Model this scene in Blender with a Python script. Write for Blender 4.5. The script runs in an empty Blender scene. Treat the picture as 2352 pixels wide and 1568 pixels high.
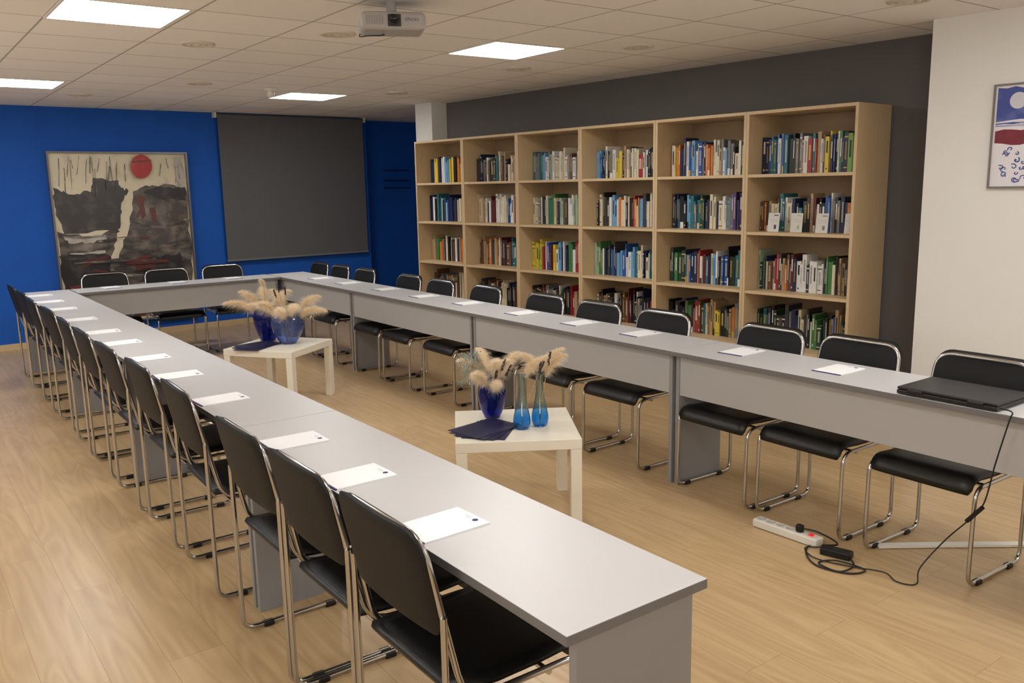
import bpy, bmesh, math, random
from mathutils import Vector, Matrix
import numpy as np
random.seed(7)
scene=bpy.context.scene
COL=scene.collection
scene.view_settings.view_transform='Standard'

# ---------------------------------------------------------------- materials
def s2l(c):
    return tuple(((x/255)/12.92 if x/255<=.04045 else ((x/255+.055)/1.055)**2.4) for x in c)
MATS={}
def mat(name,rgb,rough=.5,metal=0,noise=0,nscale=20,bump=0,bscale=80,spec=.5,trans=0,emit=0,stretch=None,coat=0,ior=None,rgb2=None,thr=(.3,.7)):
    if name in MATS: return MATS[name]
    m=bpy.data.materials.new(name); m.use_nodes=True
    nt=m.node_tree; b=nt.nodes['Principled BSDF']
    c=s2l(rgb)
    b.inputs['Base Color'].default_value=(*c,1)
    b.inputs['Roughness'].default_value=rough
    b.inputs['Metallic'].default_value=metal
    b.inputs['Specular IOR Level'].default_value=spec
    b.inputs['Transmission Weight'].default_value=trans
    b.inputs['Coat Weight'].default_value=coat
    b.inputs['Coat Roughness'].default_value=.12
    if ior: b.inputs['IOR'].default_value=ior
    if emit:
        b.inputs['Emission Color'].default_value=(*c,1); b.inputs['Emission Strength'].default_value=emit
    tc=nt.nodes.new('ShaderNodeTexCoord'); mp=nt.nodes.new('ShaderNodeMapping')
    nt.links.new(tc.outputs['Object'],mp.inputs['Vector'])
    if stretch: mp.inputs['Scale'].default_value=stretch
    if noise or rgb2:
        n=nt.nodes.new('ShaderNodeTexNoise'); n.inputs['Scale'].default_value=nscale; n.inputs['Detail'].default_value=7
        nt.links.new(mp.outputs[0],n.inputs['Vector'])
        r=nt.nodes.new('ShaderNodeValToRGB')
        r.color_ramp.elements[0].position=thr[0]; r.color_ramp.elements[1].position=thr[1]
        r.color_ramp.elements[0].color=(*[x*(1-noise) for x in c],1)
        r.color_ramp.elements[1].color=(*(s2l(rgb2) if rgb2 else [min(1,x*(1+noise)) for x in c]),1)
        nt.links.new(n.outputs['Fac'],r.inputs[0]); nt.links.new(r.outputs[0],b.inputs['Base Color'])
    if bump:
        n=nt.nodes.new('ShaderNodeTexNoise'); n.inputs['Scale'].default_value=bscale; n.inputs['Detail'].default_value=3
        nt.links.new(mp.outputs[0],n.inputs['Vector'])
        bp=nt.nodes.new('ShaderNodeBump'); bp.inputs['Strength'].default_value=bump; bp.inputs['Distance'].default_value=.002
        nt.links.new(n.outputs['Fac'],bp.inputs['Height']); nt.links.new(bp.outputs[0],b.inputs['Normal'])
    MATS[name]=m; return m

def floor_mat():
    m=bpy.data.materials.new('oak_laminate'); m.use_nodes=True; nt=m.node_tree; N=nt.nodes; Lk=nt.links.new
    b=N['Principled BSDF']
    tc=N.new('ShaderNodeTexCoord'); mp=N.new('ShaderNodeMapping'); mp.inputs['Rotation'].default_value=(0,0,math.pi/2)
    Lk(tc.outputs['Object'],mp.inputs['Vector'])
    br=N.new('ShaderNodeTexBrick'); br.inputs['Scale'].default_value=1
    br.inputs['Brick Width'].default_value=1.28; br.inputs['Row Height'].default_value=.19; br.inputs['Mortar Size'].default_value=.0009
    br.inputs['Mortar Smooth'].default_value=.3
    br.offset=.37
    br.inputs['Color1'].default_value=(0,0,0,1); br.inputs['Color2'].default_value=(1,1,1,1); br.inputs['Mortar'].default_value=(.5,.5,.5,1)
    Lk(mp.outputs[0],br.inputs['Vector'])
    vm=N.new('ShaderNodeVectorMath'); vm.operation='MULTIPLY_ADD'; vm.inputs[1].default_value=(3.1,7.7,5.3)
    Lk(br.outputs['Color'],vm.inputs[0])
    mp2=N.new('ShaderNodeMapping'); mp2.inputs['Scale'].default_value=(6,.8,1)
    Lk(tc.outputs['Object'],mp2.inputs['Vector']); Lk(mp2.outputs[0],vm.inputs[2])
    n=N.new('ShaderNodeTexNoise'); n.inputs['Scale'].default_value=1.0; n.inputs['Detail'].default_value=1.2; n.inputs['Distortion'].default_value=.5
    Lk(vm.outputs[0],n.inputs['Vector'])
    mul=N.new('ShaderNodeMath'); mul.operation='MULTIPLY'; mul.inputs[1].default_value=60; Lk(n.outputs['Fac'],mul.inputs[0])
    sn=N.new('ShaderNodeMath'); sn.operation='SINE'; Lk(mul.outputs[0],sn.inputs[0])
    n2=N.new('ShaderNodeTexNoise'); n2.inputs['Scale'].default_value=1; n2.inputs['Detail'].default_value=3
    mp3=N.new('ShaderNodeMapping'); mp3.inputs['Scale'].default_value=(30,.9,1); Lk(tc.outputs['Object'],mp3.inputs['Vector']); Lk(mp3.outputs[0],n2.inputs['Vector'])
    ad=N.new('ShaderNodeMath'); ad.operation='MULTIPLY_ADD'; ad.inputs[1].default_value=.15; Lk(sn.outputs[0],ad.inputs[0])
    Lk(n2.outputs['Fac'],ad.inputs[2])
    r=N.new('ShaderNodeValToRGB'); e=r.color_ramp.elements
    e[0].position=.1; e[0].color=(*s2l((178,148,108)),1); e[1].position=.9; e[1].color=(*s2l((205,177,134)),1)
    Lk(ad.outputs[0],r.inputs[0])
    mix=N.new('ShaderNodeMix'); mix.data_type='RGBA'; mix.blend_type='MULTIPLY'
    r2=N.new('ShaderNodeValToRGB'); r2.color_ramp.elements[0].color=(.94,.93,.92,1); r2.color_ramp.elements[1].color=(1.0,1.0,1.0,1)
    Lk(br.outputs['Color'],r2.inputs[0]); mix.inputs[0].default_value=1
    Lk(r.outputs[0],mix.inputs[6]); Lk(r2.outputs[0],mix.inputs[7])
    mix2=N.new('ShaderNodeMix'); mix2.data_type='RGBA'; Lk(br.outputs['Fac'],mix2.inputs[0]); Lk(mix.outputs[2],mix2.inputs[6]); mix2.inputs[7].default_value=(*s2l((150,116,82)),1)
    Lk(mix2.outputs[2],b.inputs['Base Color'])
    b.inputs['Roughness'].default_value=.31; b.inputs['Specular IOR Level'].default_value=.5
    bp=N.new('ShaderNodeBump'); bp.inputs['Strength'].default_value=.1; bp.inputs['Distance'].default_value=.002
    Lk(ad.outputs[0],bp.inputs['Height']); Lk(bp.outputs[0],b.inputs['Normal'])
    return m
def ceil_mat():
    m=bpy.data.materials.new('ceiling_tiles'); m.use_nodes=True; nt=m.node_tree; N=nt.nodes; Lk=nt.links.new
    b=N['Principled BSDF']
    tc=N.new('ShaderNodeTexCoord'); mp=N.new('ShaderNodeMapping')
    mp.inputs['Location'].default_value=(-1.942+6.25,-3.494+5.617,0)
    Lk(tc.outputs['Object'],mp.inputs['Vector'])
    br=N.new('ShaderNodeTexBrick'); br.inputs['Scale'].default_value=1; br.offset=0
    br.inputs['Brick Width'].default_value=.625; br.inputs['Row Height'].default_value=.5617; br.inputs['Mortar Size'].default_value=.006
    br.inputs['Mortar Smooth'].default_value=.1
    br.inputs['Color1'].default_value=(*s2l((236,233,228)),1); br.inputs['Color2'].default_value=(*s2l((241,238,234)),1); br.inputs['Mortar'].default_value=(*s2l((172,166,160)),1)
    Lk(mp.outputs[0],br.inputs['Vector']); Lk(br.outputs['Color'],b.inputs['Base Color'])
    b.inputs['Roughness'].default_value=.9
    bp=N.new('ShaderNodeBump'); bp.invert=True; bp.inputs['Strength'].default_value=.5; bp.inputs['Distance'].default_value=.01
    Lk(br.outputs['Fac'],bp.inputs['Height']); Lk(bp.outputs[0],b.inputs['Normal'])
    return m

CHROME=mat('chrome',(188,186,184),.18,1)
VINYL=mat('black_vinyl',(12,12,13),.38,0,bump=.25,bscale=350,spec=.42)
VINYLB=mat('black_vinyl_weave',(13,13,14),.55,0,bump=.5,bscale=500,spec=.3)
RUB=mat('black_plastic',(12,12,13),.5)
TOP=mat('grey_laminate',(193,192,193),.36)
TEDGE=mat('grey_edge_band',(112,110,112),.5)
TPAN=mat('grey_panel',(172,171,170),.5)
TSIDE=mat('grey_panel_shaded',(140,139,140),.5)  # darker panel grey: shading on the table ends put into the colour
OAK=mat('light_oak_veneer',(203,177,139),.5,noise=.06,nscale=6,stretch=(12,12,1.2),bump=.05,bscale=60)
OAKB=mat('oak_back_board',(166,140,108),.6,noise=.05,nscale=5)
CREAM=mat('cream_lacquer',(236,230,214),.35)
PAPER=mat('white_paper',(240,240,242),.6)
CARD=mat('leaflet_card',(208,204,196),.6)
PURP=mat('purple_ink',(62,52,110),.6)
GREYINK=mat('grey_ink',(170,170,178),.6)
NAVY=mat('navy_card',(38,38,72),.45,noise=.1,nscale=30)
WHITEP=mat('white_plastic',(226,223,214),.4)
BLUEW=mat('blue_paint',(0,82,178),.75,noise=.06,nscale=3,bump=.1,bscale=200)
GREYW=mat('dark_grey_paint',(98,95,94),.85,bump=.1,bscale=200)
WHITEW=mat('white_paint',(230,228,223),.85,noise=.012,nscale=2,bump=.1,bscale=150)

# ---------------------------------------------------------------- mesh builder
class MB:
    def __init__(s): s.v=[];s.f=[];s.m=[];s.s=[]
    def add(s,v,f,mi=0,sm=False):
        o=len(s.v); s.v+= [tuple(x) for x in v]; s.f+=[tuple(i+o for i in q) for q in f]; s.m+=[mi]*len(f); s.s+=[sm]*len(f); return s
    def box(s,x0,x1,y0,y1,z0,z1,mi=0,bev=0,M=None):
        if bev:
            bm=bmesh.new(); bmesh.ops.create_cube(bm,size=1)
            for q in bm.verts: q.co=Vector(((x0+x1)/2+q.co.x*(x1-x0),(y0+y1)/2+q.co.y*(y1-y0),(z0+z1)/2+q.co.z*(z1-z0)))
            bmesh.ops.bevel(bm,geom=bm.edges[:],offset=bev,segments=2,profile=.5,affect='EDGES')
            bm.verts.index_update()
            v=[q.co.copy() for q in bm.verts]; f=[[q.index for q in p.verts] for p in bm.faces]; bm.free()
        else:
            v=[Vector(p) for p in ((x0,y0,z0),(x1,y0,z0),(x1,y1,z0),(x0,y1,z0),(x0,y0,z1),(x1,y0,z1),(x1,y1,z1),(x0,y1,z1))]
            f=[(0,3,2,1),(4,5,6,7),(0,1,5,4),(1,2,6,5),(2,3,7,6),(3,0,4,7)]
        if M is not None: v=[M@q for q in v]
        return s.add(v,f,mi)
    def lathe(s,prof,seg=24,c=(0,0,0),mi=0,M=None,sm=True):
        v=[];f=[]
        for r,z in prof:
            for i in range(seg):
                a=2*math.pi*i/seg; p=Vector((r*math.cos(a),r*math.sin(a),z))
                if M is not None: p=M@p
                v.append(p+Vector(c))
        n=len(prof)
        for j in range(n-1):
            for i in range(seg):
                k=(i+1)%seg; f.append((j*seg+i,j*seg+k,(j+1)*seg+k,(j+1)*seg+i))
        s.add(v,f,mi,sm)
        if prof[0][0]>1e-5: s.add(v[:seg],[tuple(range(seg))[::-1]],mi)
        if prof[-1][0]>1e-5: s.add(v[-seg:],[tuple(range(seg))],mi)
        return s
    def tube(s,pts,r,seg=8,mi=0,rad=None,cap=True):
        P=fillet(pts,rad) if rad is not None else [Vector(p) for p in pts]
        n=len(P); T=[]
        for i in range(n):
            a=P[max(i-1,0)];b=P[min(i+1,n-1)]; T.append((b-a).normalized())
        up=Vector((0,0,1)) if abs(T[0].z)<.9 else Vector((1,0,0))
        N=(up-T[0]*up.dot(T[0])).normalized()
        v=[]
        for i in range(n):
            if i: 
                N=(N-T[i]*N.dot(T[i])); N.normalize()
            B=T[i].cross(N); rr=r[i] if isinstance(r,(list,tuple)) else r
            for k in range(seg):
                a=2*math.pi*k/seg; v.append(P[i]+(N*math.cos(a)+B*math.sin(a))*rr)
        f=[(j*seg+i,j*seg+(i+1)%seg,(j+1)*seg+(i+1)%seg,(j+1)*seg+i) for j in range(n-1) for i in range(seg)]
        s.add(v,f,mi,True)
        if cap: s.add(v[:seg],[tuple(range(seg))[::-1]],mi); s.add(v[-seg:],[tuple(range(seg))],mi)
        return s
    def mesh(s,name,mats):
        me=bpy.data.meshes.new(name); me.from_pydata([tuple(q) for q in s.v],[],s.f)
        for m in mats: me.materials.append(m)
        me.polygons.foreach_set('material_index',s.m); me.polygons.foreach_set('use_smooth',s.s); me.update(); 
        return me
def fillet(pts,rad):
    P=[Vector(p) for p in pts]; out=[P[0]]
    for i in range(1,len(P)-1):
        r=rad[i] if isinstance(rad,(list,tuple)) else rad
        a=(P[i-1]-P[i]); b=(P[i+1]-P[i]); d=min(r,a.length*.49,b.length*.49)
        A=P[i]+a.normalized()*d; B=P[i]+b.normalized()*d
        for k in range(7):
            t=k/6; out.append(A*(1-t)**2+P[i]*2*t*(1-t)+B*t*t)
    out.append(P[-1]); return out
def smoothpath(pts,n=8):
    P=[Vector(p) for p in pts]; P=[P[0]*2-P[1]]+P+[P[-1]*2-P[-2]]; o=[]
    for i in range(1,len(P)-2):
        for k in range(n):
            t=k/n; a,b,c,d=P[i-1:i+3]
            o.append(.5*((2*b)+(c-a)*t+(2*a-5*b+4*c-d)*t*t+(3*b-a-3*c+d)*t**3))
    o.append(P[-2]); return o
def obj(name,me,parent=None,loc=(0,0,0),rz=0,rot=None):
    o=bpy.data.objects.new(name,me); COL.objects.link(o); o.location=loc
    o.rotation_euler=rot if rot else (0,0,rz)
    if parent: o.parent=parent
    return o
def tag(o,label,cat,group=None):
    o['label']=label; o['category']=cat
    if group: o['group']=group
    return o
def struct(o): o['kind']='structure'; return o
def empty(name,loc=(0,0,0),rz=0):
    e=bpy.data.objects.new(name,None); COL.objects.link(e); e.location=loc; e.rotation_euler=(0,0,rz); e.empty_display_size=.1; return e
def copy_thing(src,loc,rz,group=None,label=None):
    n=src.copy(); COL.objects.link(n); n.location=loc; n.rotation_euler=(0,0,rz)
    for ch in src.children:
        k=ch.copy(); k.parent=n; COL.objects.link(k)
        for g in ch.children:
            kk=g.copy(); kk.parent=k; COL.objects.link(kk)
    if group: n['group']=group
    if label: n['label']=label
    return n
def textmesh(name,txt,size,m,ext=.0003):
    cu=bpy.data.curves.new(name,'FONT'); cu.body=txt; cu.size=size; cu.extrude=ext; cu.align_x='CENTER'; cu.align_y='CENTER'
    t=bpy.data.objects.new('tmp',cu); COL.objects.link(t)
    dg=bpy.context.evaluated_depsgraph_get(); dg.update()
    me=bpy.data.meshes.new_from_object(t.evaluated_get(dg)); bpy.data.objects.remove(t); me.name=name
    me.materials.clear(); me.materials.append(m); return me

# ---------------------------------------------------------------- camera
f,cx,cy,cz,ps,pt,r=1980.97,-1.414,-1.205,1.613,.632,.178,-.019
F=Vector((math.sin(ps)*math.cos(pt),math.cos(ps)*math.cos(pt),-math.sin(pt)))
R=Vector((math.cos(ps),-math.sin(ps),0)); U=R.cross(F)
R,U=math.cos(r)*R+math.sin(r)*U,-math.sin(r)*R+math.cos(r)*U
cam=bpy.data.cameras.new('camera'); co=bpy.data.objects.new('camera',cam); COL.objects.link(co)
M=Matrix((R,U,-F)).transposed().to_4x4(); M.translation=Vector((cx,cy,cz)); co.matrix_world=M
cam.sensor_width=36; cam.lens=f/2352*36; cam.clip_start=.05
scene.camera=co

# ---------------------------------------------------------------- room
CZ=2.532
WA=.071; B0=Vector((3.776,2.066,0)); DV=Vector((-math.sin(WA),math.cos(WA),0)); NV=Vector((math.cos(WA),math.sin(WA),0))
def W3(off,s,z=0): return B0+NV*off+DV*s+Vector((0,0,z))
struct(obj('floor',MB().box(-3.7,6.2,-4.2,11.5,-.1,0).mesh('floor',[floor_mat()])))
struct(obj('ceiling',MB().box(-3.7,6.2,-4.2,11.5,CZ,CZ+.1).mesh('ceiling',[ceil_mat()]),rz=0))
struct(obj('wall_right',MB().box(.463,.62,-.456,5.40,0,CZ).mesh('wall_right',[GREYW]),loc=B0,rz=WA))
struct(obj('wall_entry',MB().box(-.035,.62,-6.2,-.456,0,CZ).mesh('wall_entry',[WHITEW]),loc=B0,rz=WA))
struct(obj('trim_1',MB().box(.26,.463,5.085,5.40,0,CZ).mesh('trim_1',[WHITEW]),loc=B0,rz=WA))
FA=.04; FO=Vector((0,9.224,0)); FD=Vector((math.cos(FA),math.sin(FA),0)); FN=Vector((-math.sin(FA),math.cos(FA),0))
struct(obj('wall_back',MB().box(-3.8,4.0,0,.5,0,CZ).mesh('wall_back',[BLUEW]),loc=FO,rz=FA))
struct(obj('wall_recess',MB().box(4.0,6.2,.35,.5,0,CZ).mesh('wall_recess',[BLUEW]),loc=FO,rz=FA))
struct(obj('wall_side',MB().box(5.6,5.75,7.4,10,0,CZ).mesh('wall_side',[BLUEW])))
struct(obj('baseboard_back',MB().box(-3.6,4.0,-.014,0,0,.065).mesh('baseboard_back',[OAK]),loc=FO,rz=FA))
struct(obj('wall_left',MB().box(-3.7,-3.6,-4.2,9.2,0,CZ).mesh('wall_left',[WHITEW])))
struct(obj('wall_front',MB().box(-3.7,5,-4.2,-4.1,0,CZ).mesh('wall_front',[WHITEW])))
struct(obj('baseboard_entry',MB().box(-.047,-.035,-6.2,-.456,0,.065).mesh('baseboard_entry',[OAK]),loc=B0,rz=WA))
for z in (1.62,1.72,1.86):
    tag(obj('wall_ledge',MB().box(4.45,4.85,.30,.35,z,z+.012,bev=.002).mesh('wall_ledge',[mat('ledge_navy',(10,30,80),.6)]),loc=FO,rz=FA),'thin dark blue ledge on the blue recess wall','shelf','thin ledges on the blue wall')

# ---------------------------------------------------------------- ceiling lights and added uplights
LG=mat('led_diffuser',(255,253,250),.5,emit=22)
FR=mat('white_frame',(225,222,214),.5)
b=MB(); b.box(-.285,.285,-.285,.285,-.004,.0)
lm=b.mesh('diffuser',[LG])
b=MB()
for x0,x1,y0,y1 in ((-.3,.3,-.3,-.285),(-.3,.3,.285,.3),(-.3,-.285,-.285,.285),(.285,.3,-.285,.285)): b.box(x0,x1,y0,y1,-.006,0)
fm=b.mesh('light_frame',[FR])
for i,(x,y) in enumerate([(2.242,3.794),(2.238,7.154),(-.259,3.779),(-.283,7.185),(2.24,.42),(-.26,.4),(-2.75,3.78),(-2.75,.4),(-2.75,7.18)]):
    e=empty('ceiling_light_panel',(x,y,CZ)); tag(e,'square white LED panel glowing in the tiled ceiling','ceiling light','LED panels in the ceiling')
    obj('light_diffuser',lm,e); obj('light_frame',fm,e)
def area(loc,rot,size,power,col):  # unseen upward fill lamps, added to brighten the ceiling
    l=bpy.data.lights.new('fill_uplight','AREA'); l.size=size; l.energy=power; l.color=col
    o=bpy.data.objects.new('fill_uplight',l); COL.objects.link(o); o.location=loc; o.rotation_euler=rot
area((-2.6,-3.0,1.7),(math.radians(140),0,math.radians(-30)),1.2,50,(1,.98,.96))
area((-2.9,5.0,1.9),(math.radians(180),0,0),1.2,38,(1,.98,.96))
area((3.0,-2.5,1.9),(math.radians(180),0,0),1.2,55,(1,.98,.96))

b=MB(); b.lathe([(.11,0),(.108,-.008),(.085,-.012),(.08,-.005),(.062,-.004),(.06,-.012),(.045,-.012),(.043,-.004),(.025,-.004),(.022,-.014),(.001,-.016)],28)
spm=b.mesh('ceiling_vent',[mat('speaker_cream',(212,203,188),.6)])
for x,y in [(.37,4.52),(.97,3.76),(.99,6.55),(1.01,8.66),(2.93,3.21),(2.86,4.49),(2.87,6.47),(3.09,1.38),(.3,7.9)]:
    tag(obj('ceiling_vent',spm,loc=(x,y,CZ)),'round cream ceiling vent with concentric rings','ceiling vent','round vents in the ceiling')
e=empty('smoke_detector',(1.65,6.62,CZ)); tag(e,'small cream smoke detector on the ceiling','smoke detector')
obj('detector_base',MB().box(-.045,.045,-.045,.045,-.03,0,bev=.006).mesh('detector_base',[WHITEP]),e)
obj('detector_head',MB().lathe([(.032,-.03),(.036,-.05),(.03,-.075),(.012,-.085),(.001,-.086)],20).mesh('detector_head',[WHITEP]),e)

# ---------------------------------------------------------------- tables
T=.74; L=1.935; TW=.412
def make_table(length):
    e=empty('conference_table')
    h=length/2; w=TW/2
    b=MB(); b.box(-w,w,-h,h,T-.024,T,1,bev=.002); me=b.mesh('table_top',[TOP,TEDGE])
    for p in me.polygons:
        p.material_index=0 if p.normal.z>.5 else 1
    obj('table_top',me,e)
    for sy in (-1,1):
        y0=sy*(h-.012) ; y1=sy*(h-.036)
        obj('side_panel',MB().box(-w+.035,w-.035,min(y0,y1),max(y0,y1),0,T-.024,bev=.0015).mesh('side_panel',[TSIDE]),e)
    obj('modesty_panel',MB().box(w-.06,w-.04,-h+.036,h-.036,.50,T-.024).mesh('modesty_panel',[TPAN]),e)
    return e
tb=make_table(L-.001)
tag(tb,"long grey laminate conference table with panel legs",'table','grey conference tables in a U'); tb.location=(-TW/2,L/2,0)
for i in range(1,4): copy_thing(tb,(-TW/2,L*(i+.5),0),0)
D=1.905
for i in range(-1,4): copy_thing(tb,(D+TW/2,L*(i+.5)-.02,0),math.pi)
tf=make_table(1.885); tag(tf,'grey laminate conference table closing the U','table','grey conference tables in a U')
tf.location=(D/2,4*L-TW/2,0); tf.rotation_euler=(0,0,-math.pi/2)

# ---------------------------------------------------------------- chair
def lean(z): return -.152-.215*(z-.415)
def make_chair():
    e=empty('conference_chair')
    xo,xi=.228,.205
    side=[(xo,lean(.65)-.004,.65),(xo,-.205,.0125),(xo,.215,.0125),(xo,.208,.415),(xo-.004,lean(.415),.415),(xi,lean(.843),.843)]
    rads=[0,.05,.055,.06,.08,.075]
    pts=side+[(-x,y,z) for x,y,z in side[::-1]]
    b=MB(); b.tube(pts,.0088,10,0,rads+rads[::-1])
    b.tube([(-xo,.1,.402),(xo,.1,.402)],.008,8); b.tube([(-xo,-.12,.402),(xo,-.12,.402)],.008,8)
    obj('chair_frame',b.mesh('chair_frame',[CHROME]),e)
    prof=[(-.185,.447),(-.17,.455),(-.05,.448),(.08,.45),(.15,.455),(.185,.452),(.212,.437),(.228,.412),(.232,.388)]
    def norm(i):
        a=prof[max(i-1,0)];c=prof[min(i+1,len(prof)-1)]; d=(c[0]-a[0],c[1]-a[1]); l=math.hypot(*d); return (-d[1]/l,d[0]/l)
    nx=11; v=[];fc=[]
    th=.026
    for layer in (0,1):
        for i,(y,z) in enumerate(prof):
            n=norm(i); k=(0 if layer==0 else th)
            hw=.216 - (.02 if i==0 else .006 if i==1 else .012 if i==len(prof)-1 else 0)
            for j in range(nx):
                u=-1+2*j/(nx-1); ed=.006*abs(u)**8
                v.append((u*hw,y-n[0]*(k+ (ed if layer==0 else -ed)),z-n[1]*(k+(ed if layer==0 else -ed))))
    m=len(prof)
    for layer in (0,1):
        o=layer*m*nx
        for i in range(m-1):
            for j in range(nx-1):
                q=(o+i*nx+j,o+i*nx+j+1,o+(i+1)*nx+j+1,o+(i+1)*nx+j); fc.append(q if layer==0 else q[::-1])
    o=m*nx
    for i in range(m-1):
        for j in (0,nx-1):
            q=(i*nx+j,(i+1)*nx+j,o+(i+1)*nx+j,o+i*nx+j); fc.append(q if j==0 else q[::-1])
    for i in (0,m-1):
        for j in range(nx-1):
            q=(i*nx+j,i*nx+j+1,o+i*nx+j+1,o+i*nx+j); fc.append(q[::-1] if i==0 else q)
    b=MB(); b.add(v,fc,0,True); obj('seat',b.mesh('seat',[VINYL]),e)
    z0,z1=.595,.848; nz=17; nx=17; v=[];fc=[]; zc=(z0+z1)/2
    for layer in (0,1):
        W_=.207 if layer==0 else .2155; k_=1.02 if layer==0 else 1.085
        def hw(z):
            w=W_
            for zz,rc in ((z0,.045),(z1,.068)):
                d=abs(z-zz)
                if d<rc: w=W_-rc+math.sqrt(max(rc*rc-(rc-d)**2,0))
            return w
        for i in range(nz):
            z=z0+(z1-z0)*(1-math.cos(math.pi*i/(nz-1)))/2
            for j in range(nx):
                u=-math.cos(math.pi*j/(nx-1)); x=u*hw(z); Z=zc+(z-zc)*k_; y=lean(Z)-.014*(1-(x/W_)**2)
                rim=.009*max(abs(u)**10, abs((z-zc)/((z1-z0)/2))**12)
                v.append((x,y+(.012-rim*.4 if layer==0 else -.018+rim),Z))
    for layer in (0,1):
        o=layer*nz*nx
        for i in range(nz-1):
            for j in range(nx-1):
                q=(o+i*nx+j,o+i*nx+j+1,o+(i+1)*nx+j+1,o+(i+1)*nx+j); fc.append(q[::-1] if layer==0 else q)
    o=nz*nx
    for i in range(nz-1):
        for j in (0,nx-1):
            q=(i*nx+j,(i+1)*nx+j,o+(i+1)*nx+j,o+i*nx+j); fc.append(q if j else q[::-1])
    for i in (0,nz-1):
        for j in range(nx-1):
            q=(i*nx+j,i*nx+j+1,o+i*nx+j+1,o+i*nx+j); fc.append(q if i==0 else q[::-1])
    b=MB(); b.add(v,fc,0,True); obj('backrest',b.mesh('backrest',[VINYLB]),e)
    fb=MB().box(-.013,.013,-.02,.02,0,.02,bev=.004).mesh('foot',[RUB])
    for x in (-xo,xo):
        for y in (-.11,.14): obj('foot',fb,e,(x,y,0))
    return e
ch=make_chair()
tag(ch,"black vinyl visitor chair with chrome tube frame tucked under table",'chair')
lefts=[.59,1.075,1.56,2.32,2.93,3.54,4.17,4.72,5.40,6.10,6.70,7.25]
ch.location=(-.268,lefts[0],0); ch.rotation_euler=(0,0,-math.pi/2); ch['group']='chairs along the outer side of the tables'
for i,y in enumerate(lefts[1:]):
    copy_thing(ch,(-.268+random.uniform(-.012,.012),y,0),-math.pi/2+(random.uniform(-.03,.03) if i>1 else 0))
rights=[.54,1.12,1.63,2.40,2.98,3.56,4.30,4.95,5.50,6.34,6.90,7.41]
for i,y in enumerate(rights):
    copy_thing(ch,(2.135+random.uniform(-.01,.01),y,0),math.pi/2+random.uniform(-.03,.03)*(i<11),label="black vinyl visitor chair with chrome sled frame near the bookcases")
for x in (.36,.95,1.52):
    copy_thing(ch,(x,7.74,0),math.pi+random.uniform(-.04,.04),label="black vinyl visitor chair with chrome frame before blue wall")

# ---------------------------------------------------------------- notebooks
b=MB(); b.box(-.105,.105,-.074,.074,0,.0035,0); b.box(-.1055,-.099,-.0745,.0745,.0003,.004,1)
b.lathe([(.0085,.0036),(.0085,.004)],20,c=(.085,-.035,0),mi=1,sm=False)
for k in range(2): b.box(.087-.006*k,.0885-.006*k,-.020,.014-.008*k,.0036,.0038,2)
nb=b.mesh('notebook',[PAPER,PURP,GREYINK])
def note(x,y,rz):
    tag(obj('notebook',nb,loc=(x,y,T+.0004),rz=rz),'white notepad with a small round purple logo on the grey table','notebook','notepads laid out on the tables')
for y in [.64,1.14,1.63,2.43,3.06,3.62,4.24,4.77,5.49,6.21,6.80,7.36]: note(-.305,y,random.uniform(-.05,.05))
for x,y in [(2.14,1.07),(2.16,1.65),(2.17,2.40),(2.17,2.95),(2.17,3.56),(2.18,4.26),(2.16,4.88),(2.17,5.56),(2.15,6.27),(2.14,6.88)]: note(x,y,random.uniform(-.06,.06))
for x in (.34,.95,1.50): note(x,7.60,math.pi/2+random.uniform(-.05,.05))

# ---------------------------------------------------------------- laptop
e=empty('laptop',(2.05,.455,T),.0); tag(e,'closed black laptop lying on the grey table','laptop')
LB=mat('laptop_black',(22,22,24),.45,bump=.1,bscale=300)
obj('laptop_base',MB().box(-.14,.14,-.20,.20,.003,.021,bev=.005).mesh('laptop_base',[LB]),e)
obj('laptop_lid',MB().box(-.137,.141,-.20,.20,.0218,.0325,bev=.004).mesh('laptop_lid',[mat('laptop_lid_black',(30,30,33),.4)]),e)
hm=MB().tube([(-.137,-.03,.021),(-.137,.03,.021)],.008,8).mesh('hinge',[RUB])
for y in (-.12,.12): obj('hinge',hm,e,(0,y,0))
fm_=MB().lathe([(.008,0),(.008,.004)],10).mesh('foot',[RUB])
for x in (-.11,.11):
    for y in (-.16,.16): obj('foot',fm_,e,(x,y,0))

# ---------------------------------------------------------------- bookcases and books
SH=[.07,.42,.825,1.254,1.664]; BH=2.104; BWD=.844; BD=.44
def make_case():
    e=empty('bookcase'); t=.022; g=.001
    def part(n,x0,x1,y0,y1,z0,z1,m=OAK,bev=.001): obj(n,MB().box(x0,x1,y0,y1,z0,z1,bev=bev).mesh(n,[m]),e)
    part('side_panel',0,BD,g,t,0,BH); part('side_panel',0,BD,BWD-t,BWD-g,0,BH)
    part('top_panel',0,BD,t,BWD-t,BH-t,BH)
    part('bottom_panel',.003,BD-.01,t,BWD-t,SH[0]-t,SH[0]); part('plinth',.02,.04,t,BWD-t,0,SH[0]-t)
    for z in SH[1:]: part('shelf',.004,BD-.008,t,BWD-t,z-t,z)
    part('back_panel',BD-.008,BD,t,BWD-t,SH[0],BH-t,OAKB)
    return e
case=make_case(); tag(case,'tall open light oak bookcase with five shelves of books','bookcase','oak bookcases standing side by side')
case.location=B0; case.rotation_euler=(0,0,WA)
for i in range(1,6): copy_thing(case,W3(0,BWD*i),WA)

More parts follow.
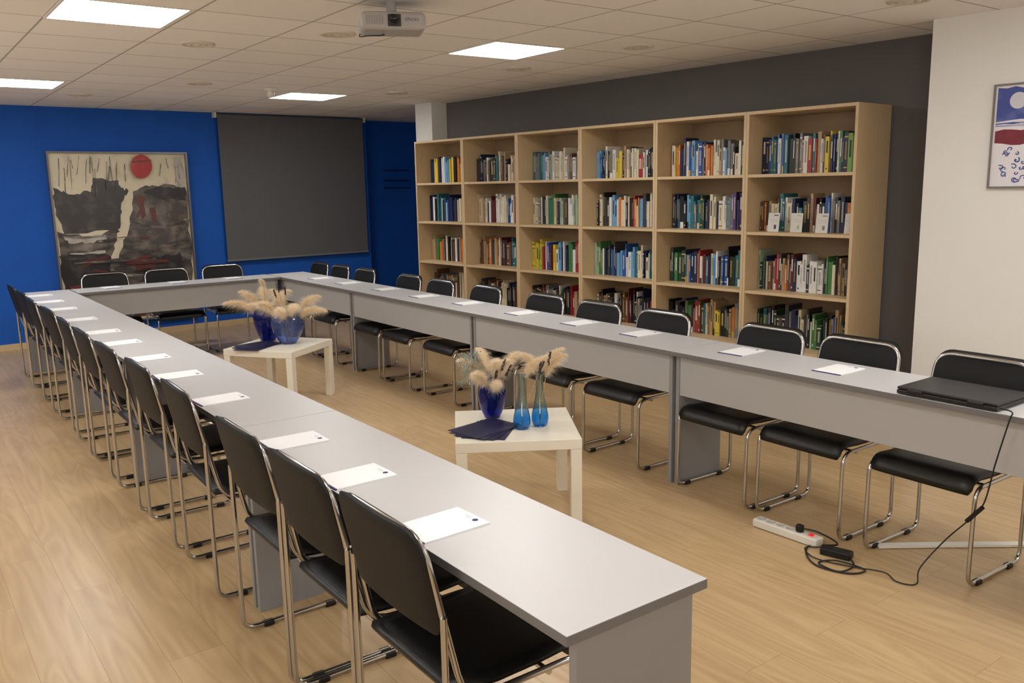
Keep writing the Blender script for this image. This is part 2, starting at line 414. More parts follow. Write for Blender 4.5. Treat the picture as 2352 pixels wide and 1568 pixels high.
PAL={'white':(225,222,214),'cream':(222,208,170),'black':(22,22,26),'navy':(24,36,82),'blue':(28,84,170),'sky blue':(96,160,210),'teal':(34,110,122),
'green':(64,130,66),'dark green':(28,66,46),'lime':(130,186,60),'red':(176,34,34),'maroon':(98,26,32),'orange':(222,120,38),'yellow':(232,200,50),
'brown':(110,72,46),'grey':(120,120,122),'dark grey':(58,58,60),'purple':(78,56,120),'tan':(186,150,104),'pale green':(160,186,150)}
def mute(c):
    g=sum(c)/3; return tuple(x*.78+g*.20 for x in c)
BM={k:mat('cover_'+k.replace(' ','_'),mute(v),.42,noise=.06,nscale=30) for k,v in PAL.items()}
PG=mat('book_pages',(226,214,188),.8)
TW_=mat('title_white',(220,217,210),.5); TK=mat('title_dark',(40,40,46),.5); TY=mat('title_gold',(200,166,80),.5)
light={'white','cream','yellow','sky blue','tan','pale green','lime'}
def rowp(s): return s.split(',')
ROW={
(0,4):'navy,blue,teal,blue,sky blue,blue,teal,black,black,sky blue,blue,red,teal,red,white,brown,yellow,navy,navy,white,green,navy,lime,green,lime,navy',
(0,3):'brown,orange,tan,cream,brown,teal,white,cream,navy,teal,dark grey,tan,maroon,white,black,blue,white,navy,grey,navy,orange,cream,dark grey',
(0,2):'pale green,green,cream,brown,red,brown,tan,orange,brown,maroon,white,white,dark grey,white,white,black,green,cream,black,tan,black,grey,maroon',
(0,1):'dark green,teal,black,dark green,brown,grey,navy,cream,dark grey,black,green,dark green,black,blue,tan,dark green,green,pale green',
(1,4):'orange,yellow,orange,black,navy,sky blue,blue,sky blue,cream,blue,navy,orange,orange,white,cream,tan,white,sky blue,grey,black,white,black,yellow,cream,yellow',
(1,3):'dark grey,navy,teal,black,sky blue,teal,grey,teal,dark green,navy,cream,cream,cream,white,sky blue,grey,purple,navy,yellow,navy,navy',
(1,2):'dark green,green,dark green,navy,teal,blue,navy,red,maroon,teal,sky blue,maroon,black,blue,black,dark green,teal,white,black,navy',
(1,1):'black,dark grey,black,navy,green,maroon,red,brown,teal,tan,tan,yellow,black,dark green,orange,grey,cream,dark green',
(2,4):'sky blue,blue,black,white,black,white,yellow,green,white,lime,black,white,cream,red,white,black,navy,black,red,white,navy,purple',
(2,3):'black,cream,black,dark grey,white,sky blue,white,orange,red,cream,black,red,orange,brown,sky blue,blue,grey,blue,navy,yellow,blue',
(2,2):'pale green,green,white,dark green,blue,navy,sky blue,blue,white,sky blue,teal,cream,navy,cream,teal,sky blue,white,tan',
(2,1):'black,tan,dark grey,white,black,brown,maroon,black,white,navy,black,red,cream,brown',
(3,4):'teal,grey,teal,sky blue,teal,grey,pale green,white,cream,white,cream,white,brown,white,cream,white,grey,dark grey,teal',
(3,3):'cream,pale green,white,teal,green,cream,pale green,brown,white,pale green,pale green,white,navy,purple',
(3,2):'yellow,lime,yellow,red,blue,maroon,yellow,sky blue,white,navy,green,red,orange,red,white,tan',
(3,1):'black,maroon,grey,black,dark green,black,red,navy,red',
(4,4):'dark grey,navy,dark grey,brown,dark green,teal,cream,brown,dark grey,black,cream,tan,white,yellow,dark grey',
(4,3):'cream,tan,white,maroon,white,white,cream,blue,white,red,sky blue,white,red',
(4,2):'brown,tan,orange,dark grey,tan,cream,maroon,brown,teal,brown,dark green,orange',
(4,1):'dark grey,brown,maroon,cream,black,brown,grey',
(5,4):'navy,yellow,navy,white,sky blue,yellow,black,orange,yellow,cream,black,yellow',
(5,3):'navy,black,teal,dark green,blue,navy,navy,cream,yellow,navy,orange',
(5,2):'tan,green,orange,cream,black,brown,white,orange,maroon,white',
(5,1):'brown,grey,tan,brown,cream,maroon,black'}
def book_geo(b,th,dp,h,mi_cover,mi_page,mi_t,style,M=None):
    c=.002 if th>.016 else .0012
    def bx(*a,**k): b.box(*a,M=M,**k)
    bx(0,dp,0,c,0,h,mi=mi_cover); bx(0,dp,th-c,th,0,h,mi=mi_cover)
    bx(-.0006,.002,c*.4,th-c*.4,0,h,mi=mi_cover)
    bx(.002,dp-.003,c,th-c,.002,h-.003,mi=mi_page)
    m=th*.3; x0=-.0011; x1=-.0006
    if style==0:
        bx(x0,x1,m,th-m,h*.38,h*.82,mi=mi_t)
    elif style==1:
        bx(x0,x1,m,th-m,h*.55,h*.88,mi=mi_t); bx(x0,x1,m*1.2,th-m*1.2,h*.08,h*.14,mi=mi_t)
    elif style==2:
        bx(x0,x1,.001,th-.001,h*.86,h*.9,mi=mi_t); bx(x0,x1,.001,th-.001,h*.1,h*.13,mi=mi_t)
        z=h*.32
        while z<h*.75: bx(x0,x1,m,th-m,z,z+h*.014,mi=mi_t); z+=h*.03
    elif style==3:
        z=h*.3
        while z<h*.85: bx(x0,x1,m,th-m,z,z+h*.018,mi=mi_t); z+=h*.036
    elif style==4:
        bx(x0,x1,.001,th-.001,h*.0,h*.2,mi=mi_t)
random.seed(21)
rest=MB(); names=list(PAL); restm=[BM[k] for k in names]+[PG,TW_,TK,TY]; count=0
ROT=Matrix.Rotation(WA,4,'Z')
for u in range(6):
    for ri in (4,3,2,1,0):
        cols=rowp(ROW.get((u,ri),'black,brown,dark green,navy,grey,maroon,black,cream'))
        indiv=(u<=1 and ri>=1) or (u==2 and ri>=3)
        s=BWD-.026; k=0
        base=.17+random.uniform(-.01,.015)
        total=0; ths=[]
        while total<.775:
            t=random.choice([.012,.014,.016,.02,.024,.028,.034,.020]) ; ths.append(t); total+=t+.001
        hb=random.uniform(.215,.245)
        for j,t in enumerate(ths):
            if s-t<.026: break
            ci=cols[min(len(cols)-1,int(j/len(ths)*len(cols)))]
            if random.random()<.15: ci=random.choice(['white','cream','dark grey','tan','grey','navy'])
            h=max(.16,min(.30 if ri else .27,random.gauss(hb,.026)))
            if u==0 and ri==4: h=random.uniform(.225,.28)
            dp=random.uniform(.14,.19); off=base+random.uniform(-.008,.010)
            st=random.choice([0,1,2,3,3,3,4,5])
            tm=TK if ci in light else random.choice([TW_,TW_,TY])
            s-=t+.0008
            title=None
            if (u,ri)==(0,2) and ci=='black' and t>=.020: title=('MANAGEMENT',True)
            if (u,ri)==(1,1) and j==0: title=('ABATE',True)
            if title: st=5; h=.25
            if indiv and count<300:
                b=MB(); book_geo(b,t,dp,h,0,1,2,st)
                o=obj('book',b.mesh('book',[BM[ci],PG,tm]),loc=W3(off,BWD*u+s,SH[ri]+.0005),rz=WA)
                tag(o,ci+(' thick' if t>.028 else ' slim' if t<.02 else '')+' book standing upright on an oak shelf','book','books on the oak bookcases')
                count+=1
                if title:
                    tt=obj('title_lettering',textmesh('title_lettering',title[0],t*.8,TW_),o)
                    tt.matrix_local=Matrix(((0,0,-1,-.0012),(0,-1,0,t/2),(-1,0,0,h*.5),(0,0,0,1)))
            else:
                Mx=Matrix.Translation(W3(off,BWD*u+s,SH[ri]+.0005))@ROT
                book_geo(rest,t,dp,h,names.index(ci),len(names),len(names)+(1 if tm is TW_ else 2 if tm is TK else 3),st if st in (0,2,3) and u<5 else 5,Mx)
ro=obj('books',rest.mesh('books',restm)); tag(ro,'remaining rows of assorted books on the oak shelves','books'); ro['kind']='stuff'
for k,(sy,cc) in enumerate([(.615,PURP),(.43,BM['pale green']),(.235,BM['grey']),(.045,BM['grey'])]):
    b=MB(); w=.092 if k<3 else .07; b.box(-.0008,.0008,0,w,0,.135,0); b.box(-.0012,-.0008,w*.12,w*.5,.114,.121,1); b.box(-.0012,-.0008,w*.12,w*.85,.085,.0875,2); b.box(-.0012,-.0008,w*.12,w*.7,.072,.0745,2); b.box(-.0012,-.0008,w*.25,w*.45,.02,.05,1)
    o=obj('leaflet',b.mesh('leaflet',[CARD,cc,GREYINK]),loc=W3(.095,sy,SH[3]+.0005),rot=(0,math.radians(6),WA))
    tag(o,'white printed leaflet leaning in front of books','leaflet','leaflets on an oak shelf')

# ---------------------------------------------------------------- coffee tables
def coffee(loc,rz,lab):
    e=empty('coffee_table',loc,rz); tag(e,lab,'coffee table','cream coffee tables'); s=.295
    obj('table_top',MB().box(-s,s,-s,s,.40,.45,bev=.003).mesh('table_top',[CREAM]),e)
    lg=MB().box(-.026,.026,-.026,.026,0,.40,bev=.003).mesh('leg',[CREAM])
    for x in (-1,1):
        for y in (-1,1): obj('leg',lg,e,(x*(s-.027),y*(s-.027),0))
    return e
coffee((1.04,2.138,0),-.568,'square cream coffee table holding blue vases and dark brochures')
coffee((1.01,5.15,0),.617,'square cream coffee table with two big pampas vases')

# ---------------------------------------------------------------- vases
def glass(name,bot,top,z0,z1,trans=.85):
    m=bpy.data.materials.new(name); m.use_nodes=True; nt=m.node_tree; N=nt.nodes; b=N['Principled BSDF']
    tc=N.new('ShaderNodeTexCoord'); sp=N.new('ShaderNodeSeparateXYZ'); mr=N.new('ShaderNodeMapRange'); r=N.new('ShaderNodeValToRGB')
    nt.links.new(tc.outputs['Object'],sp.inputs[0]); nt.links.new(sp.outputs['Z'],mr.inputs['Value']); mr.inputs['From Min'].default_value=z0; mr.inputs['From Max'].default_value=z1
    nt.links.new(mr.outputs[0],r.inputs[0]); r.color_ramp.elements[0].color=(*s2l(bot),1); r.color_ramp.elements[1].color=(*s2l(top),1)
    nt.links.new(r.outputs[0],b.inputs['Base Color']); b.inputs['Transmission Weight'].default_value=trans; b.inputs['Roughness'].default_value=.02; b.inputs['IOR'].default_value=1.45
    return m
def vase(name,prof,m,loc,lab,thick=.003):
    inner=[(max(r-thick,.001),z+(.004 if i==0 else 0)) for i,(r,z) in enumerate(prof)]
    p=[(.001,0)]+prof+inner[::-1]+[(.001,prof[0][1]+.006)]
    b=MB(); b.lathe(p,36)
    return tag(obj(name,b.mesh(name,[m]),loc=loc),lab,'vase')
def sm(pts,n=5):
    q=smoothpath([(r,0,z) for r,z in pts],n); return [(max(v.x,.001),v.z) for v in q]
COB=glass('cobalt_glass',(36,60,186),(44,70,190),0,.2,.9)
CORN=glass('cornflower_glass',(158,180,238),(165,185,238),0,.25,.93)
GRAD=glass('azure_gradient_glass',(95,190,250),(218,230,232),.06,.12,.95)
V1=(1.03,2.315,.4505)
vase('vase',sm([(.038,0),(.041,.006),(.056,.04),(.068,.085),(.073,.125),(.070,.160),(.058,.188),(.050,.198),(.056,.212)]),COB,V1,'cobalt blue glass vase on a cream coffee table')
Pf=[(.026,0),(.034,.005),(.042,.028),(.041,.055),(.032,.1),(.022,.15),(.018,.20),(.019,.245),(.024,.275)]
S1=(1.02,2.05); S2=(1.12,2.035)
vase('vase',sm(Pf),GRAD,(*S1,.4505),'slender azure bud vase with clear neck',.002)
vase('vase',sm(Pf),GRAD,(*S2,.4505),'slender azure bud vase beside another',.002)
V3=(1.075,5.12,.4505); V4=(1.00,5.35,.4505)
Pb=[(.056,0),(.062,.008),(.090,.05),(.118,.105),(.128,.155),(.124,.19),(.100,.222),(.074,.238),(.070,.250),(.090,.272)]
vase('vase',sm(Pb),CORN,V3,'round cornflower blue glass vase on a cream coffee table')
vase('vase',sm([(.054,0),(.060,.01),(.082,.07),(.100,.14),(.104,.20),(.092,.245),(.076,.262),(.086,.282)]),COB,V4,'deep cobalt blue glass vase holding pampas grass')

# ---------------------------------------------------------------- pampas grass
PM=mat('pampas_fluff',(252,238,214),.9)
nt=PM.node_tree; pb_=nt.nodes['Principled BSDF']; tr=nt.nodes.new('ShaderNodeBsdfTranslucent'); tr.inputs[0].default_value=(*s2l((255,244,222)),1)
mx=nt.nodes.new('ShaderNodeMixShader'); mx.inputs[0].default_value=.55; nt.links.new(pb_.outputs[0],mx.inputs[1]); nt.links.new(tr.outputs[0],mx.inputs[2])
nt.links.new(mx.outputs[0],nt.nodes['Material Output'].inputs['Surface'])
STM=mat('dry_stem',(190,168,126),.8)
def plume_mesh(seed,length=.2,width=.055,n=3200,bend=.35):
    rnd=random.Random(seed); b=MB(); v=[];fc=[]
    for i in range(n):
        t=rnd.random()**.85; z=t*length; a=rnd.uniform(0,2*math.pi)
        ln=width*(.35+1.0*math.sin(math.pi*min(1,(t*.82+.12))))*rnd.uniform(.45,1.35)
        d=Vector((math.cos(a)+bend*t,math.sin(a),rnd.uniform(.5,2.2))).normalized(); side=Vector((-math.sin(a),math.cos(a),0))
        p=Vector((bend*z*z/length*1.3,0,z-bend*.45*z*z/length)); o=len(v); w=.00055
        for k in range(4):
            q=k/3; c=p+d*ln*q+Vector((bend*.35*ln*q*q,0,-ln*.55*q*q))+Vector((rnd.uniform(-1,1),rnd.uniform(-1,1),rnd.uniform(-1,1)))*.003*q
            ww=w*(1-q*.8); sd=side*ww if i%2 else side*ww*.3+Vector((0,0,ww*.9))
            v+= [c-sd,c+sd]
        for k in range(3): fc.append((o+2*k,o+2*k+1,o+2*k+3,o+2*k+2))
    b.add(v,fc,0,True); return b.mesh('plume',[PM])
PL=[plume_mesh(1,.19,.052),plume_mesh(2,.22,.054,3600,.5),plume_mesh(3,.16,.055,3000,.3)]
def pampas(base,tip,k,scale=1,grp='pampas stems in the vases'):
    base=Vector(base); tip=Vector(tip); e=empty('pampas_stem',base); tag(e,'dried cream pampas grass plume standing in a blue vase','pampas grass',grp)
    d=tip-base
    mid=Vector((d.x*.35,d.y*.35,d.z*.55)); P=smoothpath([(0,0,0),mid,d],6)
    b=MB(); b.tube(P,.0016,6); obj('stem',b.mesh('stem',[STM]),e)
    dr=(P[-1]-P[-3]).normalized(); X=Vector((d.x,d.y,.0001)); X=(X-dr*X.dot(dr)).normalized(); Y=dr.cross(X)
    o=obj('plume',PL[k%3],e); Mm=Matrix((X,Y,dr)).transposed().to_4x4(); Mm.translation=P[-1]-dr*.03*scale
    o.matrix_local=Mm@Matrix.Scale(scale,4)
    return e
def cr(V,a,bk,z): return (V[0]+.807*a+.59*bk,V[1]-.59*a+.807*bk,V[2]+z)
for a,bk,z,k,s in [(-.05,0,.215,0,.9),(-.02,.05,.25,1,.8),(.03,-.03,.225,2,.95),(.06,.05,.24,0,.85),(-.035,-.06,.195,2,.9),(.01,-.05,.25,1,.8),(.015,-.09,.175,0,.8)]:
    pampas(cr(V1,a*.12,bk*.12,.012),cr(V1,a,bk,z),k,s)
for (x,y),a,z,k,s in [(S1,.02,.27,1,.7),(S2,.035,.265,0,.8),(S2,-.02,.28,2,.8),(S2,.01,.29,1,.7)]:
    pampas((x,y,.462),(x+.807*a,y-.59*a,.45+z),k,s)
for a,bk,z,k,s in [(-.10,0,.24,1,1.1),(-.06,-.08,.25,0,1.15),(-.02,0,.29,2,1.2),(.05,-.09,.25,1,1.05),(.09,.03,.26,0,1.15),(.115,-.03,.225,1,1.05),(.0,-.12,.23,2,1.1)]:
    pampas(cr(V3,a*.2,bk*.2,.015),cr(V3,a,bk,z),k,s)
for a,bk,z,k,s in [(-.06,0,.28,0,1.1),(-.09,-.04,.25,1,1.1),(-.01,.02,.29,2,1.15),(.0,-.02,.42,1,.55),(.06,0,.28,0,1.1)]:
    pampas(cr(V4,a*.2,bk*.2,.015),cr(V4,a,bk,z),k,s)
LV=mat('dried_lavender',(58,46,60),.9,noise=.2,nscale=200)
def lavender(base,tip):
    e=empty('lavender_sprig',base); tag(e,'dark dried lavender sprig among pampas grass','dried flower','lavender sprigs in the vases')
    d=Vector(tip)-Vector(base); P=smoothpath([(0,0,0),(d.x*.4,d.y*.4,d.z*.5),d],6)
    b=MB(); b.tube(P,.001,5); obj('stem',b.mesh('stem',[STM]),e)
    b=MB(); dr=(P[-1]-P[-3]).normalized(); rnd=random.Random(int(d.x*1e4))
    for i in range(30):
        c=P[-1]-dr*(.075*i/30); a=rnd.uniform(0,6.28); c=c+Vector((math.cos(a),math.sin(a),rnd.uniform(-.3,.3)))*.004
        b.lathe([(.001,-.004),(.004,0),(.001,.004)],5,c=tuple(c))
    obj('flower_spike',b.mesh('flower_spike',[LV]),e)
lavender(cr(V1,.0,0,.012),cr(V1,.07,-.16,.33)); lavender(cr(V1,0,0,.012),cr(V1,.10,-.15,.30)); lavender(cr(V1,0,0,.012),cr(V1,.03,-.17,.28))
lavender((*S1,.46),(1.05,1.91,.80)); lavender((*S2,.46),(1.09,1.91,.84)); lavender((*S2,.46),(1.03,1.91,.80))
lavender(cr(V3,0,0,.012),cr(V3,.0,-.21,.48)); lavender(cr(V3,.01,0,.012),cr(V3,.05,-.20,.46)); lavender(cr(V3,-.01,0,.012),cr(V3,-.03,-.21,.44))
GY=mat('pale_blue_dried_flowers',(140,166,168),.9)
e=empty('dried_flower_spray',cr(V1,0,0,.012)); tag(e,'pale blue dried baby breath spray in a blue vase','dried flower')
b=MB(); b2=MB(); rnd=random.Random(5)
for i in range(55):
    a=-.12+rnd.uniform(-.04,.06); z=.255+rnd.uniform(-.09,.08); bk=rnd.uniform(-.07,.03); t=Vector(cr((0,0,0),a,bk,z))
    m_=Vector(cr((0,0,0),-.03,0,.21)); P=smoothpath([(0,0,0),m_,t],3); b.tube(P,.0007,4)
    for k in range(5): b2.lathe([(.0008,-.003),(.004,0),(.0008,.003)],5,c=tuple(t+Vector((rnd.uniform(-1,1),rnd.uniform(-1,1),rnd.uniform(-1,1)))*.016))
obj('stem',b.mesh('stem',[STM]),e); obj('blossom',b2.mesh('blossom',[GY]),e)

bm_=MB().box(-.105,.105,-.15,.15,0,.0025,0,bev=.0008).mesh('brochure',[NAVY])
for i,(x,y,rz,z) in enumerate([(.88,2.12,-.85,.4504),(.87,2.13,-1.05,.4532),(.865,2.14,-1.25,.456),(.87,2.15,-1.4,.4588)]):
    tag(obj('brochure',bm_,loc=(x,y,z),rz=rz),'dark navy brochure fanned out on a cream coffee table','brochure','fanned navy brochures')
for i,(x,y,rz,z) in enumerate([(.82,5.13,-.9,.4504),(.84,5.17,-1.15,.4532),(.86,5.19,-1.35,.456)]):
    tag(obj('brochure',bm_,loc=(x,y,z),rz=rz),'dark navy brochure in a stack beside blue vases','brochure','fanned navy brochures')

# ---------------------------------------------------------------- projection screen
e=empty('projection_screen',FO+FD*2.96+FN*(-.07),FA); tag(e,'dark grey roller screen pulled down against the blue wall','projection screen')
SG=mat('screen_fabric',(92,92,95),.8,noise=.03,nscale=300,bump=.1,bscale=600)
obj('screen_fabric',MB().box(-.96,.96,-.001,.001,.80,2.50).mesh('screen_fabric',[SG]),e)
b=MB(); b.tube([(-.97,.01,2.495),(.97,.01,2.495)],.024,14); obj('roller',b.mesh('roller',[SG]),e)
obj('bottom_bar',MB().box(-.965,.965,-.008,.008,.78,.803,bev=.003).mesh('bottom_bar',[mat('bar_grey',(112,112,115),.6)]),e)
for x in (-.985,.985): obj('bracket',MB().box(x-.012,x+.012,-.02,.067,2.47,2.53,bev=.003).mesh('bracket',[WHITEP]),e)

# ---------------------------------------------------------------- large painting
def ragged(pts,jit,seed,n=6):
    rnd=random.Random(seed); o=[]
    for i in range(len(pts)):
        a=pts[i];c=pts[(i+1)%len(pts)]
        for k in range(n):
            t=k/n; o.append((a[0]+(c[0]-a[0])*t+rnd.uniform(-jit,jit),a[1]+(c[1]-a[1])*t+rnd.uniform(-jit,jit)))
    return o
e=empty('painting',FO+FD*.165+FN*(-.03),FA); tag(e,'large framed abstract collage with black masses and a red disc','painting')
PW,P0,P1=1.43,.2,2.05
cv=mat('canvas_cream',(216,206,178),.6,nscale=4,rgb2=(170,155,130),thr=(.5,.75),coat=.7); pk=mat('paint_black',(38,37,40),.35,nscale=7,rgb2=(88,84,82),thr=(.5,.8),coat=.7); pg=mat('paint_grey_brown',(70,64,61),.45,nscale=6,rgb2=(134,124,114),thr=(.45,.7),coat=.7)
pd=mat('paint_murky',(54,48,47),.4,nscale=5,rgb2=(138,128,118),thr=(.42,.72),stretch=(1,1,2.4),coat=.7); pr=mat('paint_red',(170,34,40),.5,nscale=12,rgb2=(192,74,72),thr=(.5,.8),coat=.7); pm=mat('paint_maroon',(110,38,38),.5,nscale=12,rgb2=(72,48,46),thr=(.4,.65),coat=.7); pw=mat('paint_pale',(184,177,166),.6,nscale=9,rgb2=(112,106,100),thr=(.5,.75),coat=.7)
mats=[cv,pk,pg,pd,pr,pm,pw]
b=MB(); b.box(0,PW,0,.02,P0,P1,0)
lay=[0]
def shp(pts,mi,jit=.006,seed=0,n=5):
    lay[0]+=1; y=-.0006*lay[0]; q=ragged(pts,jit,seed+lay[0],n)
    v=[(x*PW,y,P0+z*(P1-P0)) for x,z in q]
    b.add(v,[tuple(range(len(v)))],mi)
def px(u,v): return (min(.99,max(.01,(u-107-(v-353)*.09)/318)),max(.01,1-(v-353)/362*.985))
shp([px(*p) for p in [(128,520),(200,530),(285,515),(300,470),(440,505),(445,600),(445,712),(135,712)]],3,.012)
shp([px(*p) for p in [(395,360),(418,360),(440,430),(440,505),(415,500)]],6,.008)
shp([px(*p) for p in [(120,425),(160,440),(200,432),(205,408),(262,410),(270,430),(287,432),(270,470),(276,500),(262,520),(140,524),(118,470)]],1,.01)
shp([px(*p) for p in [(300,432),(345,420),(430,428),(436,500),(370,515),(290,500)]],2,.012)
shp([px(*p) for p in [(320,440),(360,424),(428,432),(432,462),(380,455)]],1,.01)
shp([px(*p) for p in [(278,445),(298,440),(286,520),(262,580),(232,600),(252,560),(264,520)]],0,.009)
shp([px(*p) for p in [(128,565),(200,560),(240,572),(250,640),(180,652),(140,645)]],1,.016)
shp([px(*p) for p in [(300,520),(430,512),(434,545),(360,560),(290,548)]],2,.014)
shp([px(*p) for p in [(136,528),(180,535),(215,528),(240,530),(230,540),(200,544),(150,542)]],6,.007)
shp([px(*p) for p in [(350,582),(415,580),(418,612),(360,615)]],1,.012)
shp([px(*p) for p in [(270,640),(420,632),(428,690),(280,700)]],1,.016)
for q in ([(305,452),(318,446),(330,490),(322,500)],[(322,450),(328,448),(312,492),(306,494)],[(338,475),(352,470),(356,500),(348,502)],[(178,580),(240,572),(238,580),(182,596)],[(200,600),(250,612),(252,622),(205,606)],[(275,590),(340,575),(345,582),(285,600)],[(150,636),(220,626),(222,634),(152,648)],[(300,600),(350,596),(352,606),(304,612)],[(250,660),(330,650),(332,664),(254,672)],[(270,712),(330,706),(332,712),(272,716)]):
    shp([px(*p) for p in q],5,.006,n=3)
rnd=random.Random(11)
for i in range(26):
    u=rnd.uniform(130,415); v=rnd.uniform(358,385); l=rnd.uniform(15,62); a=rnd.uniform(-6,6); w=rnd.uniform(.8,1.8)
    if 285<u<345: continue
    shp([px(u,v),px(u+w,v),px(u+w+a,v+l),px(u+a,v+l)],2 if i%3 else 1,.0015,n=4)
for i in range(16):
    u=rnd.uniform(140,300); v=rnd.uniform(530,680); l=rnd.uniform(30,120); w=rnd.uniform(1,3)
    shp([px(u,v),px(u+l,v-rnd.uniform(-6,8)),px(u+l,v+w+2),px(u,v+w)],[6,5,1,2][i%4],.003,n=5)
shp([px(317+26*math.cos(i*math.pi/12),381+26*math.sin(i*math.pi/12)) for i in range(24)],4,.001,n=1)
shp([px(*p) for p in [(293,370),(340,366),(342,369),(294,373)]],5,.001,n=2)
obj('canvas',b.mesh('canvas',mats),e)
b=MB(); t=.018
for q in ((-t,0,P0-t,P1+t),(PW,PW+t,P0-t,P1+t)): b.box(q[0],q[1],-.045,.028,q[2],q[3])
for q in ((P0-t,P0),(P1,P1+t)): b.box(0,PW,-.045,.028,q[0],q[1])
obj('frame',b.mesh('frame',[mat('frame_grey',(120,118,122),.35,.6)]),e)

# ---------------------------------------------------------------- framed print on the white wall
e=empty('framed_print',W3(-.036,-1.40,0),WA); tag(e,'framed seaside print with blue swirls on the white wall','picture')
b=MB(); b.box(-.012,-.004,0,.56,1.56,2.115,0)
pb=mat('print_blue',(64,78,150),.5,nscale=9,rgb2=(120,130,185),thr=(.5,.8)); pl=mat('print_pale',(206,204,214),.5,noise=.05); prd=mat('print_red',(120,36,52),.5,noise=.2,nscale=20); pwh=mat('print_white',(226,222,226),.5)
rnd=random.Random(3)
def pq(pts,mi,x=-.0125): b.add([(x,y,z) for y,z in pts],[tuple(range(len(pts)))[::-1]],mi)
def wob(y0,y1,z0,z1,mi,x=-.0125,j=.008):
    n=12; top=[(y0+(y1-y0)*i/n,z1+rnd.uniform(-j,j)) for i in range(n+1)]; bot=[(y0+(y1-y0)*i/n,z0+rnd.uniform(-j,j)) for i in range(n+1)]
    pq(bot+top[::-1],mi,x)
wob(.01,.55,1.925,2.10,1); wob(.01,.55,1.885,1.91,2,-.0127); wob(.01,.55,1.905,1.912,1,-.013,.003); wob(.01,.55,1.893,1.897,1,-.013,.002); wob(.01,.55,1.795,1.875,3)
b.lathe([(.045,0),(.045,.0006)],24,c=(-.0126,.44,2.03),mi=2,M=Matrix.Rotation(-math.pi/2,4,'Y'),sm=False)
for i in range(60):
    y=rnd.uniform(.04,.52); z=rnd.uniform(1.59,1.77); rr=rnd.uniform(.01,.022); a0=rnd.uniform(0,6)
    b.tube([(-.0128,y+rr*(1-k*.07)*math.cos(a0+k*.5),z+rr*(1-k*.07)*math.sin(a0+k*.5)*.8) for k in range(12)],.0028,4,1)
obj('print',b.mesh('print',[pwh,pb,pl,prd]),e)
b=MB(); t=.010
b.box(-.022,0,-t,0,1.56-t,2.115+t); b.box(-.022,0,.56,.56+t,1.56-t,2.115+t); b.box(-.022,0,0,.56,1.56-t,1.56); b.box(-.022,0,0,.56,2.115,2.115+t)
obj('frame',b.mesh('frame',[mat('frame_pewter',(124,118,116),.4,.4)]),e)

# ---------------------------------------------------------------- projector
e=empty('projector',(.82,2.82,2.385),-.42); tag(e,'white video projector mounted under the tiled ceiling','projector')
PWt=mat('projector_white',(172,170,168),.4); PD=mat('projector_dark',(50,50,54),.5)
b=MB(); b.box(-.16,.16,-.12,.12,.0,.085,bev=.02); obj('projector_body',b.mesh('projector_body',[PWt]),e)
b=MB(); b.box(-.03,.035,-.126,-.118,.012,.07,bev=.003); obj('lens_surround',b.mesh('lens_surround',[PD]),e)
b=MB(); b.lathe([(.026,0),(.026,.012),(.02,.014),(.018,.008),(.001,.009)],24,c=(.0,-.124,.042),M=Matrix.Rotation(math.pi/2,4,'X')); obj('lens',b.mesh('lens',[mat('lens_glass',(8,8,14),.05)]),e)
PG2=mat('projector_grille',(140,138,136),.5)
b=MB()
for k in range(7): b.box(-.134+.0125*k,-.128+.0125*k,-.1215,-.1195,.022,.062)
obj('vent_grille',b.mesh('vent_grille',[PG2]),e)
tm=textmesh('brand_lettering','EPSON',.022,mat('logo_grey',(90,92,100),.5)); obj('brand_lettering',tm,e,loc=(.088,-.1208,.045),rot=(math.pi/2,0,0))
b=MB(); b.tube([(0,0,.085),(0,0,.147)],.025,14); b.box(-.07,.07,-.05,.05,.082,.092); obj('ceiling_mount',b.mesh('ceiling_mount',[PWt]),e)
b=MB(); b.tube(smoothpath([(-.14,.10,.03),(-.16,.08,-.005),(-.12,-.02,-.018),(-.06,.0,-.012),(-.03,.06,.005)],8),.003,6); obj('cable',b.mesh('cable',[RUB]),e)

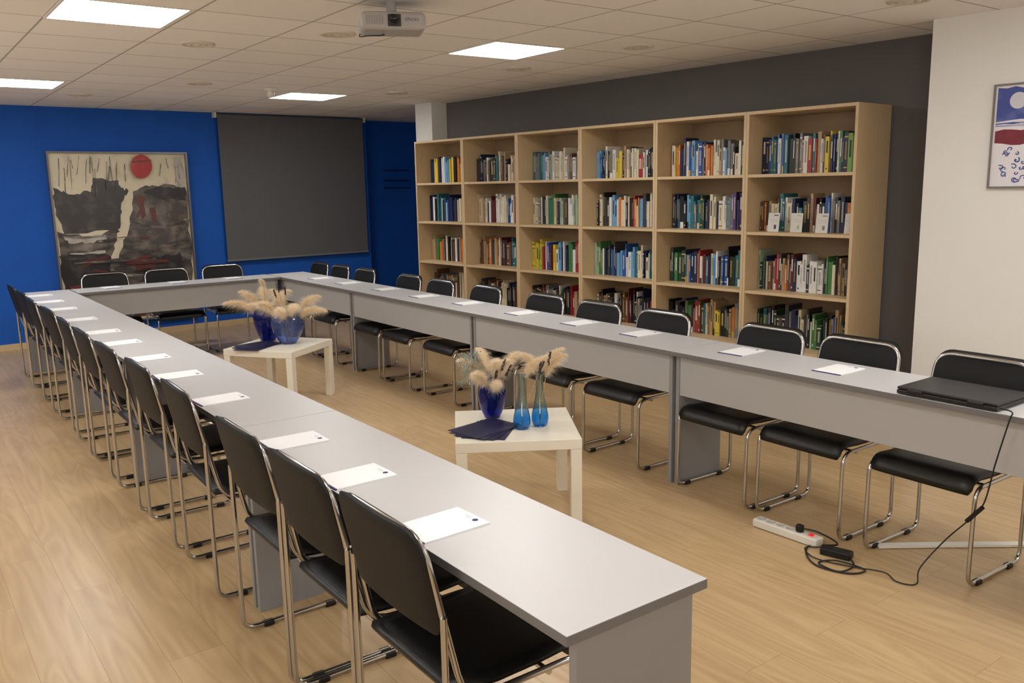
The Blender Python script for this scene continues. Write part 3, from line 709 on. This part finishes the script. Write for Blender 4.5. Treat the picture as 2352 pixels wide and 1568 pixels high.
# ---------------------------------------------------------------- power strip, cables
e=empty('power_strip',(1.82,1.09,0),.03); tag(e,'white power strip with a red switch on the floor','power strip')
obj('strip_body',MB().box(-.03,.03,-.17,.17,.002,.04,bev=.006).mesh('strip_body',[WHITEP]),e)
for k in range(5):
    obj('socket',MB().lathe([(.021,.04),(.021,.0425),(.018,.0425),(.017,.0405),(.001,.0405)],20).mesh('socket',[mat('socket_grey',(190,186,180),.5)]),e,loc=(0,.14-.052*k,0))
obj('switch',MB().box(-.01,.01,-.135,-.115,.04,.046,bev=.002).mesh('switch',[mat('switch_red',(225,20,10),.3,emit=.6)]),e)
obj('plug',MB().box(-.014,.014,-.082,-.05,.043,.075,bev=.006).mesh('plug',[RUB]),e)
e=empty('power_adapter',(1.80,.82,0),.25); tag(e,'black laptop power adapter lying on the floor','power adapter')
obj('adapter_body',MB().box(-.028,.028,-.065,.065,.0,.032,bev=.006).mesh('adapter_body',[RUB]),e)
cab=MB(); cab.tube(smoothpath([(1.82,1.02,.06),(1.86,.95,.05),(1.90,.88,.006),(1.80,.95,.006),(1.70,.90,.006),(1.64,.80,.006),(1.68,.68,.006),(1.76,.66,.006),(1.74,.78,.01),(1.67,.82,.006),(1.66,.72,.006),(1.74,.70,.012),(1.80,.755,.015)],8),.0038,6)
tag(obj('power_cable',cab.mesh('power_cable',[RUB])),'black mains cable looping to the adapter','cable')
e=empty('laptop_cable',(0,0,0)); tag(e,'thin black laptop cable hanging from table to floor','cable')
cab=MB(); cab.tube(smoothpath([(1.80,.885,.018),(1.76,.95,.006),(1.70,.86,.006),(1.74,.72,.006),(1.80,.60,.006),(1.76,.52,.006),(1.80,.46,.006),(1.86,.48,.05),(1.92,.42,.17),(1.925,.33,.29),(1.90,.27,.38),(1.888,.235,.55),(1.888,.20,.72),(1.902,.198,.755),(1.92,.25,.756)],8),.0028,6)
obj('cord',cab.mesh('cord',[RUB]),e)
obj('connector',MB().tube([(1.925,.34,.28),(1.903,.275,.36)],.009,8).mesh('connector',[RUB]),e)
cab=MB(); pts=smoothpath([(2.02,.76,.003),(2.10,.70,.003),(2.3,.55,.003),(2.62,.30,.003)],6)
for a,c in zip(pts[:-1],pts[1:]):
    d=(c-a); n=Vector((-d.y,d.x,0)).normalized()*.02
    cab.add([a-n,a+n,c+n,c-n,a-n+Vector((0,0,.01)),a+n+Vector((0,0,.01)),c+n+Vector((0,0,.01)),c-n+Vector((0,0,.01))],[(4,5,6,7)[::-1],(0,4,7,3),(1,2,6,5),(0,1,5,4),(2,3,7,6)],0)
tag(obj('cable_cover',cab.mesh('cable_cover',[WHITEP])),'white flat cable cover strip running across the floor','cable cover')

w=bpy.data.worlds.new('world'); scene.world=w; w.use_nodes=True; w.node_tree.nodes['Background'].inputs[0].default_value=(.05,.05,.05,1)
